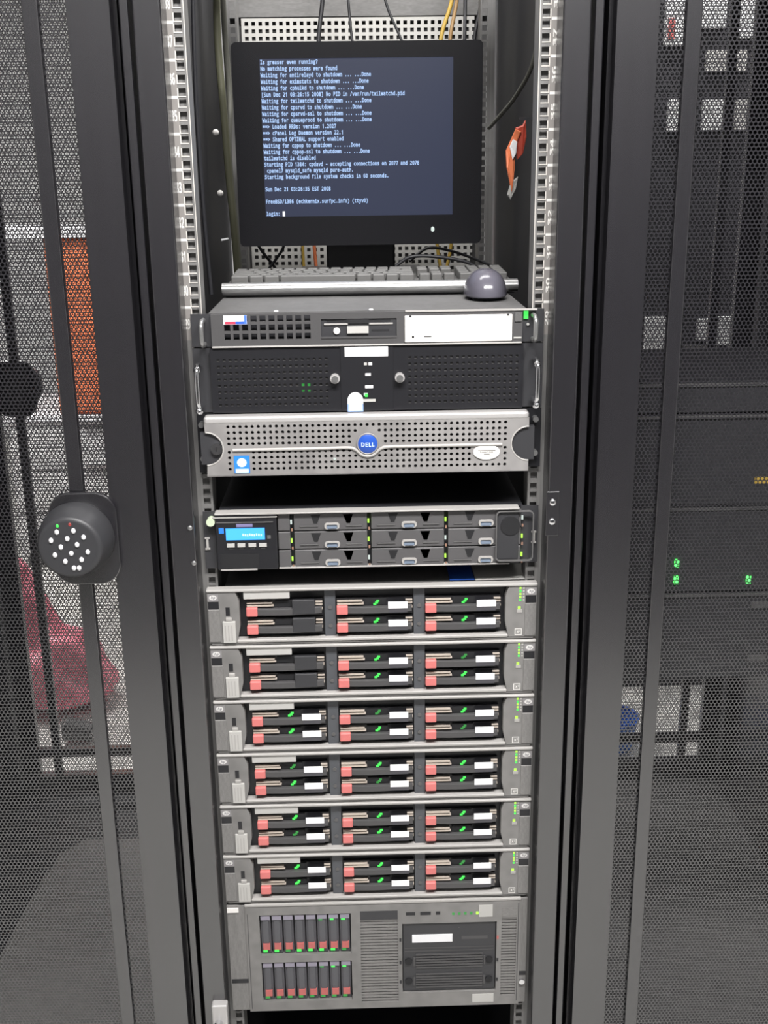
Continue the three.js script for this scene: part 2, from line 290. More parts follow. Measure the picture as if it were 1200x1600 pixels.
// --- slim server (1U) ---
let S1;
{ const u = unit('slim_rack_server', 'grey slim rack server with floppy slot and cream disc drive, under the keyboard', 'server', yU(8.88), yU(7.86)), { c, X, Y } = u;
  const face = new THREE.Shape(); face.moveTo(X(30), Y(44.5)); face.lineTo(X(450.5), Y(44.5)); face.lineTo(X(450.5), Y(0.5)); face.lineTo(X(30), Y(0.5)); face.lineTo(X(30), Y(44.5));
  const cols = 10, sz = 8.2;
  for (let r = 0; r < 3; r++) for (let k = 0; k < cols; k++) { const cx = 51.6 + k * 12, cy = 7 + r * 12; face.holes.push(rectPath(X(cx - sz / 2), Y(cy + sz / 2), X(cx + sz / 2), Y(cy - sz / 2))); }
  face.holes.push(rectPath(X(178), Y(34), X(280), Y(9)));
  const f = mesh('front_panel', extr(face, 0.004), M.charcoal, c); f.position.z = -0.004;
  u.box('chassis', 26, 457, 0, 45, -620, -14, M.midGrey, c);
  bx('mesh_backing', X(32), X(176), Y(43), Y(2), -0.0139, -0.012, M.inner, c);
  u.box('top_lip', 292, 470, -0.6, 1.2, -6, 1.5, M.bezelLight, c); u.box('bottom_lip', 30, 450, 43.4, 45.4, -4, 3.5, M.bezelLight, c, 0.0008);
  const ear = (a, b) => u.box('mounting_ear', a, b, 0.5, 44.5, -10, -7.5, M.darkPlastic, c); ear(2, 30); ear(450, 481);
  handle(u, 20, 8, 40, c, M.steel, 0.026, 0.0032); handle(u, 465, 8, 40, c, M.steel, 0.026, 0.0032);
  const st = u.box('sticker', 47, 78.5, 1.8, 13.8, 0.1, 0.7, M.white, c, 0, 'white sticker with a red and blue edge');
  const sp = mesh('sticker_print', new THREE.PlaneGeometry(0.031, 0.0116), planeMat(128, 48, (g, w, h) => { g.fillStyle = '#fbfbff'; g.fillRect(0, 0, w, h); g.fillStyle = '#c23a55'; g.fillRect(8, 34, 60, 14); g.fillStyle = '#2f5fd0'; g.fillRect(66, 34, 54, 14); g.fillStyle = '#4a78dd'; g.fillRect(114, 0, 14, 48); }), st); sp.position.z = 0.00035;
  // floppy drive
  const fl = u.box('floppy_drive', 178, 280, 9, 34, -13, -2, M.darkPlastic, c);
  const sub = (n, x0, x1, y0, y1, z0, z1, m, lab) => u.into(fl, u.box(n, x0, x1, y0, y1, z0, z1, m, fl, 0, lab));
  sub('slot', 186, 272, 11, 13.6, -2.2, -1.8, M.rubber); sub('slot_flap', 212, 242, 10, 15.5, -2, -0.5, M.rubber); sub('shutter_edge', 182, 214, 15, 17, -2, -0.4, M.bezelLight); sub('shutter_edge', 243, 275, 15, 17, -2, -0.4, M.bezelLight);
  sub('eject_button', 213, 242, 19, 28.5, -2, 1.4, M.label); sub('slot', 246, 270, 24, 26.5, -2, -1.7, M.rubber);
  u.into(fl, u.round('eject_light', 199, 25, 4.4, -2, 0.2, M.cream, fl));
  u.box('floppy_lip', 178, 280, 33, 35, -3, 1.2, M.charcoal, c);
  // optical drive
  const cd = u.box('disc_drive', 291, 436.5, 6, 42, -8, 2.5, M.cream, c, 0.0012, 'cream disc drive');
  u.into(cd, u.box('eject_hole', 300.5, 303.5, 33, 36, 2.3, 2.8, M.rubber, cd)); u.into(cd, u.box('drive_button', 317, 327, 33.3, 34.8, 2.3, 2.9, M.charcoal, cd)); u.into(cd, u.box('notch', 297, 300, 5.8, 8, 2, 2.8, M.rubber, cd)); u.into(cd, u.box('notch', 429, 432, 5.8, 8, 2, 2.8, M.rubber, cd));
  u.box('power_button', 440, 449.5, 4, 16, 0, 1.6, M.midGrey, c); u.box('power_light', 453, 459, 3, 13.5, -7.5, -5, L.green, c); u.round('reset_button', 459, 21, 1.8, -7.6, -5, M.label, c); u.box('name_strip', 439, 449.5, 37, 39, 0, 0.8, M.label, c);
  for (const px of [432, 580]) { const q = onY(px, 486, yU(8.88)); const s = mesh('lid_screw', new THREE.SphereGeometry(0.0032, 12, 8).scale(1, 0.5, 1), M.white, c); s.position.set(q.x, u.H + 0.0006, -0.018); }
  S1 = u;
}
// --- black two-unit server with perforated front ---
{ const u = unit('perforated_front_server', 'black rack server with two fields of square holes and chrome handles', 'server', yU(7.84), yU(5.83)), { c, X, Y } = u;
  const H = 89; const face = new THREE.Shape(); face.moveTo(X(26), Y(H)); face.lineTo(X(453), Y(H)); face.lineTo(X(453), Y(0.6)); face.lineTo(X(26), Y(0.6)); face.lineTo(X(26), Y(H));
  const hs = 3.7;
  for (const x0 of [37, 297.5]) for (let k = 0; k < 19; k++) for (let r = 0; r < 8; r++) { const cx = x0 + k * 8.15, cy = 16.5 + r * 8.8; face.holes.push(rectPath(X(cx - hs / 2), Y(cy + hs / 2), X(cx + hs / 2), Y(cy - hs / 2))); }
  const f = mesh('front_panel', extr(face, 0.0014), M.blackPlastic, c); f.position.z = -0.0014;
  u.box('chassis', 26, 457, 1, H, -640, -14, M.inner, c);
  u.box('grille_backing', 32, 192, 10, 84, -8, -2.6, M.midGrey, c); u.box('grille_backing', 292, 448, 10, 84, -8, -2.6, M.midGrey, c);
  u.box('drive_light', 147, 162, 46, 61, -2.7, -2.0, L.greenDim, c, 0, 'green light behind the holes');
  const ear = (a, b) => u.box('mounting_ear', a, b, 0.6, H, -10, -7.5, M.darkPlastic, c); ear(2, 27); ear(452, 481);
  handle(u, 11.5, 20, 76, c); handle(u, 468, 20, 76, c);
  for (const x of [11.5, 468]) for (const y of [20, 76]) { const b = mesh('handle_boss', new THREE.SphereGeometry(0.0052, 16, 12), M.chrome, c); b.position.set(X(x), Y(y) - 0.004, 0.028); }
  for (const x of [195, 283.5]) { const k = u.round('thumb_screw', x, 43, 6.6, -1, 8, M.silverGloss, c); u.into(k, u.round('thumb_screw_head', x, 43, 4.6, 8, 11, M.steel, k)); }
  u.box('centre_panel', 203, 275, 1, H, -0.5, 1.2, M.blackPlastic, c, 0.0005);
  const lb = u.box('label_plate', 209, 268, 0.6, 14, 1, 2.2, M.white, c, 0.001, 'white label');
  u.box('badge', 211.5, 233, 74, 90, 1, 2, M.white, c); const bd = mesh('badge_dome', new THREE.CircleGeometry(0.01075, 24, 0, Math.PI).scale(1, 1.05, 1), M.white, c); bd.position.set(X(222.25), Y(74), 0.002); u.box('badge_edge', 211.5, 233, 79, 90, 1.8, 2.2, std(lin(0.35, 0.5, 0.85), 0.4), c);
  const ps = mesh('badge_print', new THREE.PlaneGeometry(0.0175, 0.016), M.white, c); ps.position.set(X(222.25), Y(80), 0.0024);
  for (const [x0, x1, y, m] of [[235, 239, 24, M.label], [241, 246, 24, M.white], [236.5, 244, 38.5, M.white], [236, 247, 55.5, M.white], [234, 239.5, 66, L.white], [233, 250, 74.5, M.label]]) u.box('indicator', x0, x1, y - 1.8, y + 1.8, 1, 2.3, m, c);
  u.box('power_light', 235.5, 239.5, 65, 69.5, 2, 2.8, L.green, c);
}
// --- silver bezel server ---
{ const u = unit('silver_bezel_server', 'silver perforated bezel rack server with a round blue badge', 'server', yU(5.79), yU(3.9)), { c, X, Y } = u;
  const HH = 84, x0 = 15, x1 = 461;
  const sh = new THREE.Shape(); sh.moveTo(X(x0), Y(HH)); sh.lineTo(X(x1), Y(HH)); sh.lineTo(X(x1), Y(45 + 24)); sh.absarc(X(x1), Y(45), 0.024, -Math.PI / 2, -Math.PI * 1.5, true); sh.lineTo(X(x1), Y(8)); sh.lineTo(X(x0), Y(8)); sh.lineTo(X(x0), Y(45 - 23)); sh.absarc(X(x0 + 1), Y(45), 0.023, Math.PI / 2, -Math.PI / 2, true); sh.lineTo(X(x0), Y(HH));
  for (const cy of [14.4, 22.6, 30.6, 38.4, 50.2, 58.2, 66.2, 74.2]) for (let k = 0; k < 47; k++) {
    const cx = 47 + k * 8.29;
    if (Math.hypot(cx - 238, cy - 41) < 21 || (cy > 40 && cy < 72 && cx > 49 && cx < 78) || (cy > 41 && cy < 70 && cx > 381 && cx < 424)) continue;
    const p = new THREE.Path(); p.absarc(X(cx), Y(cy), 0.0023, 0, Math.PI * 2, true); sh.holes.push(p);
  }
  const f = mesh('bezel', new THREE.ExtrudeGeometry(sh, { depth: 0.003, bevelEnabled: false, curveSegments: 5 }), M.silver, c); f.position.z = 0.012;
  u.box('bezel_top', x0 - 1, x1, 0, 10.5, -6, 16, M.silverGloss, c, 0.004); u.box('bezel_bottom', x0, x1, 82, 84.5, -6, 15, M.silver, c, 0.001);
  u.box('bezel_backing', x0 + 8, x1 - 8, 9, 82, 1, 5, M.inner, c); u.box('chassis', 26, 457, 0.5, 84, -680, -14, M.inner, c);
  for (const s of [0, 1]) { const xx = s ? x1 : x0 + 1; const rr = (s ? 23.6 : 22.6) / 1000, hs = new THREE.Shape(); hs.absarc(0, 0, rr, s ? Math.PI / 2 : -Math.PI / 2, s ? Math.PI * 1.5 : Math.PI / 2); hs.lineTo(s ? 0.008 : -0.008, (s ? -1 : 1) * rr); hs.lineTo(s ? 0.008 : -0.008, (s ? 1 : -1) * rr); const d = mesh(s ? 'end_recess' : 'lock_recess', extr(hs, 0.0095), M.darkPlastic, c); d.position.set(X(xx), Y(45), 0.002);
    const ring = mesh('recess_rim', new THREE.TorusGeometry(s ? 0.0242 : 0.0232, 0.0012, 8, 32, Math.PI), M.bezelLight, d); ring.rotation.z = s ? Math.PI / 2 : -Math.PI / 2; ring.position.z = 0.0125; }
  const k = u.round('bezel_lock', 30, 45, 8.2, 11, 16.5, M.chrome, c, 'chrome keylock'); u.into(k, u.box('keyhole', 29.3, 30.7, 41.5, 48.5, 16.4, 16.8, M.rubber, k));
  // moustache bar with a bend under the badge
  const bar = (pts) => mesh('trim_bar', tube(pts, 0.0023, 60, 8), M.bezelLight, c), z = 0.0155, P = (x, y) => [X(x), Y(y), z];
  bar([P(52, 47), P(120, 47), P(180, 46.8), P(212, 46.6), P(220, 48), P(225, 53), P(231, 57.5), P(238, 59), P(245, 57.5), P(251, 53), P(256, 48), P(264, 46.4), P(300, 46), P(360, 45.8), P(424, 45.6)]);
  const badge = u.round('round_badge', 238, 41, 14.6, 14, 17, M.blue, c, 'round blue badge');
  const cap = new THREE.SphereGeometry(0.028, 40, 16, 0, Math.PI * 2, 0, 0.53).rotateX(Math.PI / 2).translate(0, 0, -0.028 * Math.cos(0.53) + 0.0014); { const q = cap.attributes.position, w = cap.attributes.uv; for (let i = 0; i < q.count; i++) w.setXY(i, q.getX(i) / 0.0284 + 0.5, q.getY(i) / 0.0284 + 0.5); }
  mesh('badge_print', cap, planeMat(256, 256, (g, w, h) => { g.fillStyle = '#2a55b4'; g.fillRect(0, 0, w, h); g.fillStyle = '#cfe0f6'; g.font = 'bold 74px sans-serif'; g.textAlign = 'center'; g.textBaseline = 'middle'; g.fillText('DELL', 128, 132); }, 0.22), badge);
  const rg = mesh('badge_rim', new THREE.TorusGeometry(0.0143, 0.0011, 8, 40), M.silver, badge); rg.position.z = 0.0014;
  const ov = mesh('oval_label', extr((() => { const s = new THREE.Shape(); s.absellipse(0, 0, 0.0185, 0.0108, 0, Math.PI * 2); return s; })(), 0.002, 0.0005), M.cream, c, 'pale oval model label'); ov.position.set(X(402.5), Y(56), 0.0145);
  const ol = mesh('oval_print', new THREE.PlaneGeometry(0.026, 0.008), planeMat(128, 40, (g, w, h) => { g.fillStyle = '#efece8'; g.fillRect(0, 0, w, h); g.fillStyle = '#5a5652'; g.fillRect(4, 2, 120, 5); g.font = 'bold 17px sans-serif'; g.textAlign = 'center'; g.fillText('PowerEdge', 64, 22); g.fillRect(44, 29, 40, 6); }), ov); ol.position.set(0, -0.0005, 0.0029);
  const ib = u.box('square_sticker', 53, 74.5, 55, 80, 14.8, 15.8, M.blue, c, 0, 'blue and white square sticker');
  const ip = mesh('sticker_print', new THREE.PlaneGeometry(0.0212, 0.0247), planeMat(128, 150, (g, w, h) => { g.fillStyle = '#2f86e0'; g.fillRect(0, 0, w, h); g.strokeStyle = '#fff'; g.fillStyle = '#f4fbff'; g.beginPath(); g.ellipse(64, 58, 40, 38, 0, 0, 7); g.fill(); g.fillStyle = '#dff1ff'; g.fillRect(10, 112, 108, 34); }), ib); ip.position.z = 0.00055;
  const ear = (a, b) => u.box('mounting_ear', a, b, 0, 84, -10, -7.5, M.blackPlastic, c); ear(2, 26); ear(456, 481);
  for (const x of [9, 472]) for (const y of [14, 62]) u.round('ear_screw', x, y, 4, -8, 3, M.steel, c);
  u.round('status_light', 192, 62, 1.8, 14.8, 16, L.white, c);
}
// --- disc array ---
{ const u = unit('disc_array', 'black disc array with a lit blue display and three rows of drives', 'disc array', yU(2.6), yU(0.67)), { c, X, Y } = u;
  const HH = 85.5;
  u.box('chassis', 24, 459, 0.5, HH, -560, -12, M.inner, c); u.box('top_flange', 20, 452, -0.5, 2, -14, 5, M.bezelLight, c, 0.0007); u.box('bottom_lip', 108, 440, 83.6, 85.2, -10, 1.5, M.bezelLight, c, 0.0005);
  const drv = u.box; // 4 columns x 3 rows of drives
  const latchShape = rrect(-0.0108, -0.0045, 0.0108, 0.0045, 0.004); latchShape.holes.push(rrect(-0.0078, -0.0045, 0.0078, 0.0022, 0.0018, THREE.Path));
  const latchG = extr(latchShape, 0.0035), triG = (() => { const s = new THREE.Shape(); s.moveTo(-0.008, 0.007); s.lineTo(0.006, 0.007); s.lineTo(0.001, -0.006); s.lineTo(-0.004, -0.006); return extr(s, 0.0004); })(), triG2 = triG.clone().scale(-1, 1, 1);
  for (let r = 0; r < 3; r++) for (let k = 0; k < 4; k++) {
    const a = 21 + k * 110 + (k ? 0 : 4), b = 21 + k * 110 + 104.5, y0 = 3 + r * 27.6, y1 = y0 + 26.2;
    if (k === 0) { u.box('drive', 108, b, y0, y1, -12, -1.5, M.driveFace, c, 0.0016); }
    else {
      const d = u.box('drive', a, b, y0, y1, -12, -1.5, M.driveFace, c, 0.0016), hw = (b - a) / 2000;
      const l = mesh('latch', latchG, M.bezelLight, d); l.position.set(0.002, -0.0062, 0.005);
      bx('latch_button', -0.0055, 0.0095, -0.0105, -0.0045, 0.004, 0.0068, std(lin(0.2, 0.25, 0.33), 0.4), d);
      const t1 = mesh('finger_recess', triG, M.rubber, d); t1.position.set(-0.02, 0.0035, 0.0053); const t2 = mesh('finger_recess', triG2, M.rubber, d); t2.position.set(0.024, 0.0035, 0.0053);
      bx('finger_grip', -0.044, -0.018, -0.0072, -0.0058, 0.0045, 0.0066, M.midGrey, d); bx('finger_grip', 0.022, 0.045, -0.0072, -0.0058, 0.0045, 0.0066, M.midGrey, d);
    }
    u.box('drive_light', b + 0.6, b + 3, y0 + 10, y0 + 16, -3, -1, [L.lime, L.white][(r + k) % 3 ? 0 : 1], c); u.box('drive_light', b + 1.4, b + 3.8, y0 + 23, y0 + 27, -4, -2.6, std(lin(0.3, 0.17, 0.12), 0.5), c);
  }
  // control module
  const mo = u.box('control_module', 20, 107, 1, 85, -8, 4, M.blackPlastic, c, 0.002, 'black control module with lit display');
  const sub = (n, x0, x1, y0, y1, z0, z1, m, lab) => u.into(mo, u.box(n, x0, x1, y0, y1, z0, z1, m, mo, 0, lab));
  sub('trim_line', 16, 108, 5, 6.4, 3, 5, M.bezelLight); sub('trim_line', 22, 102, 12.4, 13.8, 3, 5, M.midGrey); sub('bottom_line', 25, 77, 83, 85, 3, 5.4, M.bezelLight);
  const scr = sub('display', 34.5, 90, 21.5, 39.5, 3.5, 4.8, L.blue, 'bright cyan display');
  const dp = mesh('display_text', new THREE.PlaneGeometry(0.0545, 0.017), std(0x000000, 0.3, 0, { emissiveMap: canvasTex(256, 80, (g, w, h) => { g.fillStyle = '#55c4ff'; g.fillRect(0, 0, w, h); g.fillStyle = '#d8f4ff'; for (let k = 0; k < 9; k++) g.fillRect(108 + k * 15, 36 + (k % 3) * 2, 10, 16); }), emissive: 0xffffff, emissiveIntensity: 1.35 }), scr); dp.position.z = 0.0009;
  sub('brand_plate', 50, 73, 15.5, 20, 3.6, 4.5, std(lin(0.22, 0.2, 0.38), 0.4)); 
  sub('status_light', 25, 32, 21, 29, 3.5, 5, L.blue);
  for (const x of [41, 56, 71.5, 86.5]) { sub('button', x - 5.4, x + 5.4, 44.5, 49.5, 3.8, 6.5, M.label); sub('button_mark', x - 3, x + 3, 51.5, 53, 3.8, 4.3, M.midGrey); }
  sub('port', 25, 80, 60, 82, 3.6, 4.3, M.rubber); sub('key_symbol', 93, 98, 33, 38, 3.8, 4.3, M.midGrey);
  u.round('release_knob', 14, 12, 6, -7, 6, std(lin(0.6, 0.68, 0.5), 0.4), c, 'pale green release knob');
  // right-hand cover
  const fr = rrect(X(419), Y(80), X(473), Y(4), 0.007); fr.holes.push(rrect(X(420.6), Y(78.4), X(471.4), Y(5.6), 0.0056, THREE.Path)); mesh('cover_frame', extr(fr, 0.004), M.midGrey, c).position.z = 0.001;
  u.box('cover', 421, 452, 6, 78, -4, 1.2, M.darkPlastic, c, 0.001); u.round('cover_disc', 440, 27, 14, 1, 2.4, M.rubber, c); 
  const ear = (a, b) => u.box('mounting_ear', a, b, 0, HH, -10, -7.5, M.darkPlastic, c); ear(2, 22); ear(456, 481);
  for (const x of [6.5, 475]) { u.box('ear_slot_rim', x - 1.6, x + 1.6, 38, 56, -7.6, -5, M.bezelLight, c); for (const y of [39, 55]) u.box('ear_slot_rim', x - 3.4, x + 3.4, y - 1.2, y + 1.2, -7.6, -5, M.bezelLight, c); }
}

// --- six identical two-unit servers ---
const carrier = (() => {                                  // local frame: left-top corner of a 111 x 27 mm drive face
  const B = (x0, x1, y0, y1, z0, z1) => bg(x0 / 1000, x1 / 1000, -y1 / 1000, -y0 / 1000, z0 / 1000, z1 / 1000);
  const bow = (() => { const s = new THREE.Shape(); s.moveTo(0.015, -0.012); s.quadraticCurveTo(0.06, -0.0142, 0.11, -0.0105); s.lineTo(0.11, -0.0205); s.quadraticCurveTo(0.06, -0.0245, 0.015, -0.0222); return extr(s, 0.006, 0.001); })();
  return { body: B(0, 111, 0.5, 26.5, -14, -10), latch: placed(boxG(0.0165, 0.0135, 0.008, 0.0018), 0.0083, -0.0163, -0.003), handle: bow.translate(0, 0, -0.009),
    finsL: [B(1, 38, 3.4, 4.9, -10, -5), B(1, 40, 7.4, 9, -10, -4.5)], finsR: [B(101, 111, 3.6, 4.9, -10, -6), B(101, 111, 7.6, 9, -10, -6), B(106, 111, 13, 15.5, -10, -4)],
    box: B(41, 73, 1.5, 11.5, -10, -8), led: [[0, 3.2], [2.6, 1.2], [4.4, -1.6]].map(([x, y]) => B(54 + x, 58.2 + x, 5.2 + y, 8.2 + y, -8.1, -7.2)), label: placed(boxG(0.0285, 0.0105, 0.0012, 0.0005), 0.0895, -0.0098, -0.0012), labelLow: B(76, 103.5, 15, 21.5, -3, -1.6), blank: placed(boxG(0.033, 0.022, 0.006, 0.001), 0.0835, -0.0105, -0.0045) };
})();
const logoMat = planeMat(96, 64, (g, w, h) => { g.fillStyle = '#8d8a8b'; g.fillRect(0, 0, w, h); g.fillStyle = '#dcdad8'; g.beginPath(); g.ellipse(48, 30, 34, 22, 0, 0, 7); g.fill(); g.fillStyle = '#77757a'; g.font = 'italic bold 32px sans-serif'; g.textAlign = 'center'; g.fillText('hp', 48, 41); });
const boxLogoMat = planeMat(64, 64, (g, w, h) => { g.fillStyle = '#8f8d8b'; g.fillRect(0, 0, w, h); g.strokeStyle = '#e4e2de'; g.lineWidth = 6; g.strokeRect(6, 6, 52, 52); g.font = 'bold 34px sans-serif'; g.fillStyle = '#e4e2de'; g.textAlign = 'center'; g.fillText('x', 28, 42); g.font = 'bold 20px sans-serif'; g.fillText('2', 45, 32); });
const hpDesc = ['topmost of six, with two dark blank drives', 'second of six, with two dark blank drives', 'third of six from the disc array, with all six drives lit', 'fourth of six from the disc array, with all six drives lit', 'fifth of six from the disc array, just above the last one', 'lowest of six, resting on the tall two-row drive server'];
for (let n = 0; n < 6; n++) {
  const u = unit('six_drive_server', 'grey six-drive rack server, ' + hpDesc[n], 'server', yU(-2 * n), yU(-2 * n - 2) + 0.0008, 'six-drive grey servers in the stack'), { c, X, Y } = u;
  u.box('chassis', 26, 457, 1.5, 87, -660, -18, M.midGrey, c);
  u.box('cavity_back', 44, 440, 6, 80, -17.9, -15, M.blackPlastic, c);
  u.box('bezel_top', 0.6, 482, 0, 4.4, -14, 2, M.bezelLight, c, 0.0018); u.box('bezel_bottom', 42, 440, 79.5, 84, -14, 1, M.bezelLight, c, 0.0015); u.box('bezel_sill', 4, 478, 84.5, 87.6, -14, -1, M.bezel, c, 0.001);
  // end panels with their slanted inner cheeks
  const cheek = (s) => { const a = new THREE.Shape(), q = (x, y) => [X(s > 0 ? 482.6 - x : x), Y(y)]; a.moveTo(...q(1, 84.4)); a.lineTo(...q(1, 4)); a.lineTo(...q(42, 4)); a.lineTo(...q(47.5, 20)); a.lineTo(...q(47.5, 60)); a.lineTo(...q(42, 84.4)); return extr(a, 0.012, 0.001); };
  const pl = mesh('end_panel', cheek(-1), M.bezel, c), pr = mesh('end_panel', cheek(1), M.bezel, c); pl.position.z = pr.position.z = -0.013;
  const add = (p, nme, x0, x1, y0, y1, z0, z1, m, lab, r = 0) => u.into(p, u.box(nme, x0, x1, y0, y1, z0, z1, m, p, r, lab));
  for (const [p, f] of [[pl, (x) => x], [pr, (x) => 482.6 - x]]) {
    add(p, 'latch_cover', f(1.8), f(19), 31, 82, -2, 1.2, M.bezel, undefined, 0.001); add(p, 'latch_window', f(2.4), f(18), 19, 30.5, -2, 0.2, M.blackPlastic);
    const lg = add(p, 'logo_plate', f(2), f(18.4), 6.5, 18.5, -2, 1, M.bezel); const lp = mesh('logo_print', new THREE.PlaneGeometry(0.0158, 0.0112), logoMat, p); lp.position.copy(lg.position); lp.position.z += 0.0016;
  }
  add(pl, 'slot', 27.5, 33.5, 28, 41, -2, 0.25, M.blackPlastic); add(pl, 'tab_knob', 27, 36, 43.5, 49, -2, 2.5, M.bezelLight, undefined, 0.001); const tb = add(pl, 'pull_tab', 22, 41, 49.5, 83, -2, 3, M.label, undefined, 0.001);
  for (const k of [0, 1, 2]) add(pl, 'tab_rib', 25.5 + k * 4.6, 27 + k * 4.6, 55, 79, 2.8, 3.5, M.bezelLight);
  for (let k = 0; k < 5; k++) add(pr, 'status_light', 455.4, 458.4, 6 + k * 4.6, 9 + k * 4.6, -1.2, 0.2, [L.lime, L.green, L.lime, L.lime, L.green][k]);
  for (let k = 0; k < 5; k++) add(pr, 'status_symbol', 460.5, 463, 6.4 + k * 4.6, 8.6 + k * 4.6, -1.2, 0.05, M.label);
  add(pr, 'power_light', 453.6, 457.6, 36, 40.5, -1.2, 0.3, L.lime); add(pr, 'power_button', 452.5, 460, 40.5, 45.5, -1.2, 0.8, M.bezelLight);
  const bl = mesh('printed_symbol', new THREE.PlaneGeometry(0.0115, 0.0115), boxLogoMat, pr); bl.position.set(X(455), Y(76), 0.00015 + 0.013);
  bl.position.sub(new THREE.Vector3(0, 0, 0));
  u.box('name_plate', 54, 121, 4, 16.5, -6, -0.5, M.label, c, 0.001);
  for (const x of [170, 300.5]) { const d = u.box('divider', x + 1, x + 17, 5, 80, -16, -8, std(lin(0.085, 0.09, 0.1), 0.45), c); for (const y of [34, 63]) u.into(d, u.round('divider_screw', x + 9, y, 2.8, -8.2, -6.6, M.midGrey, d)); }
  for (let col = 0; col < 3; col++) for (let row = 0; row < 2; row++) {
    const blank = n < 2 && col === 0, x = [57, 188.5, 318][col], y = 20.5 + row * 28.4;
    const d = mesh('drive', carrier.body, M.blackPlastic, c); d.position.set(X(x), Y(y), 0);
    mesh('red_latch', carrier.latch, M.red, d); mesh('drive_handle', carrier.handle, M.charcoal, d);
    for (const g of carrier.finsL) mesh('fin', g, M.fin, d); for (const g of carrier.finsR) mesh('fin', g, M.fin, d);
    mesh('light_window', carrier.box, M.rubber, d);
    if (blank) mesh('blank_block', carrier.blank, M.darkPlastic, d);
    else { const dim = (n * 7 + col * 3 + row) % 4 === 1; for (const g of carrier.led) mesh('drive_light', g, dim ? L.greenDim : L.green, d); mesh('label', carrier.label, M.white, d); mesh('label_holder', carrier.labelLow, M.drive, d); }
  }
}
// stickers on the lid of the topmost of the six
{ const y = yU(0) + 0.0002; const t = bx('lid_sticker', at(700, 895, -0.05).x, at(738, 895, -0.05).x, y, y + 0.0006, -0.085, -0.018, M.blue, scene); tag(t, 'blue sticker on the lid of the topmost six-drive server', 'sticker');
  const t2 = bx('lid_sticker', t.position.x + 0.0195, t.position.x + 0.108, y, y + 0.0006, -0.085, -0.016, M.label, scene); tag(t2, 'long grey sticker beside the blue one under the disc array', 'sticker'); }

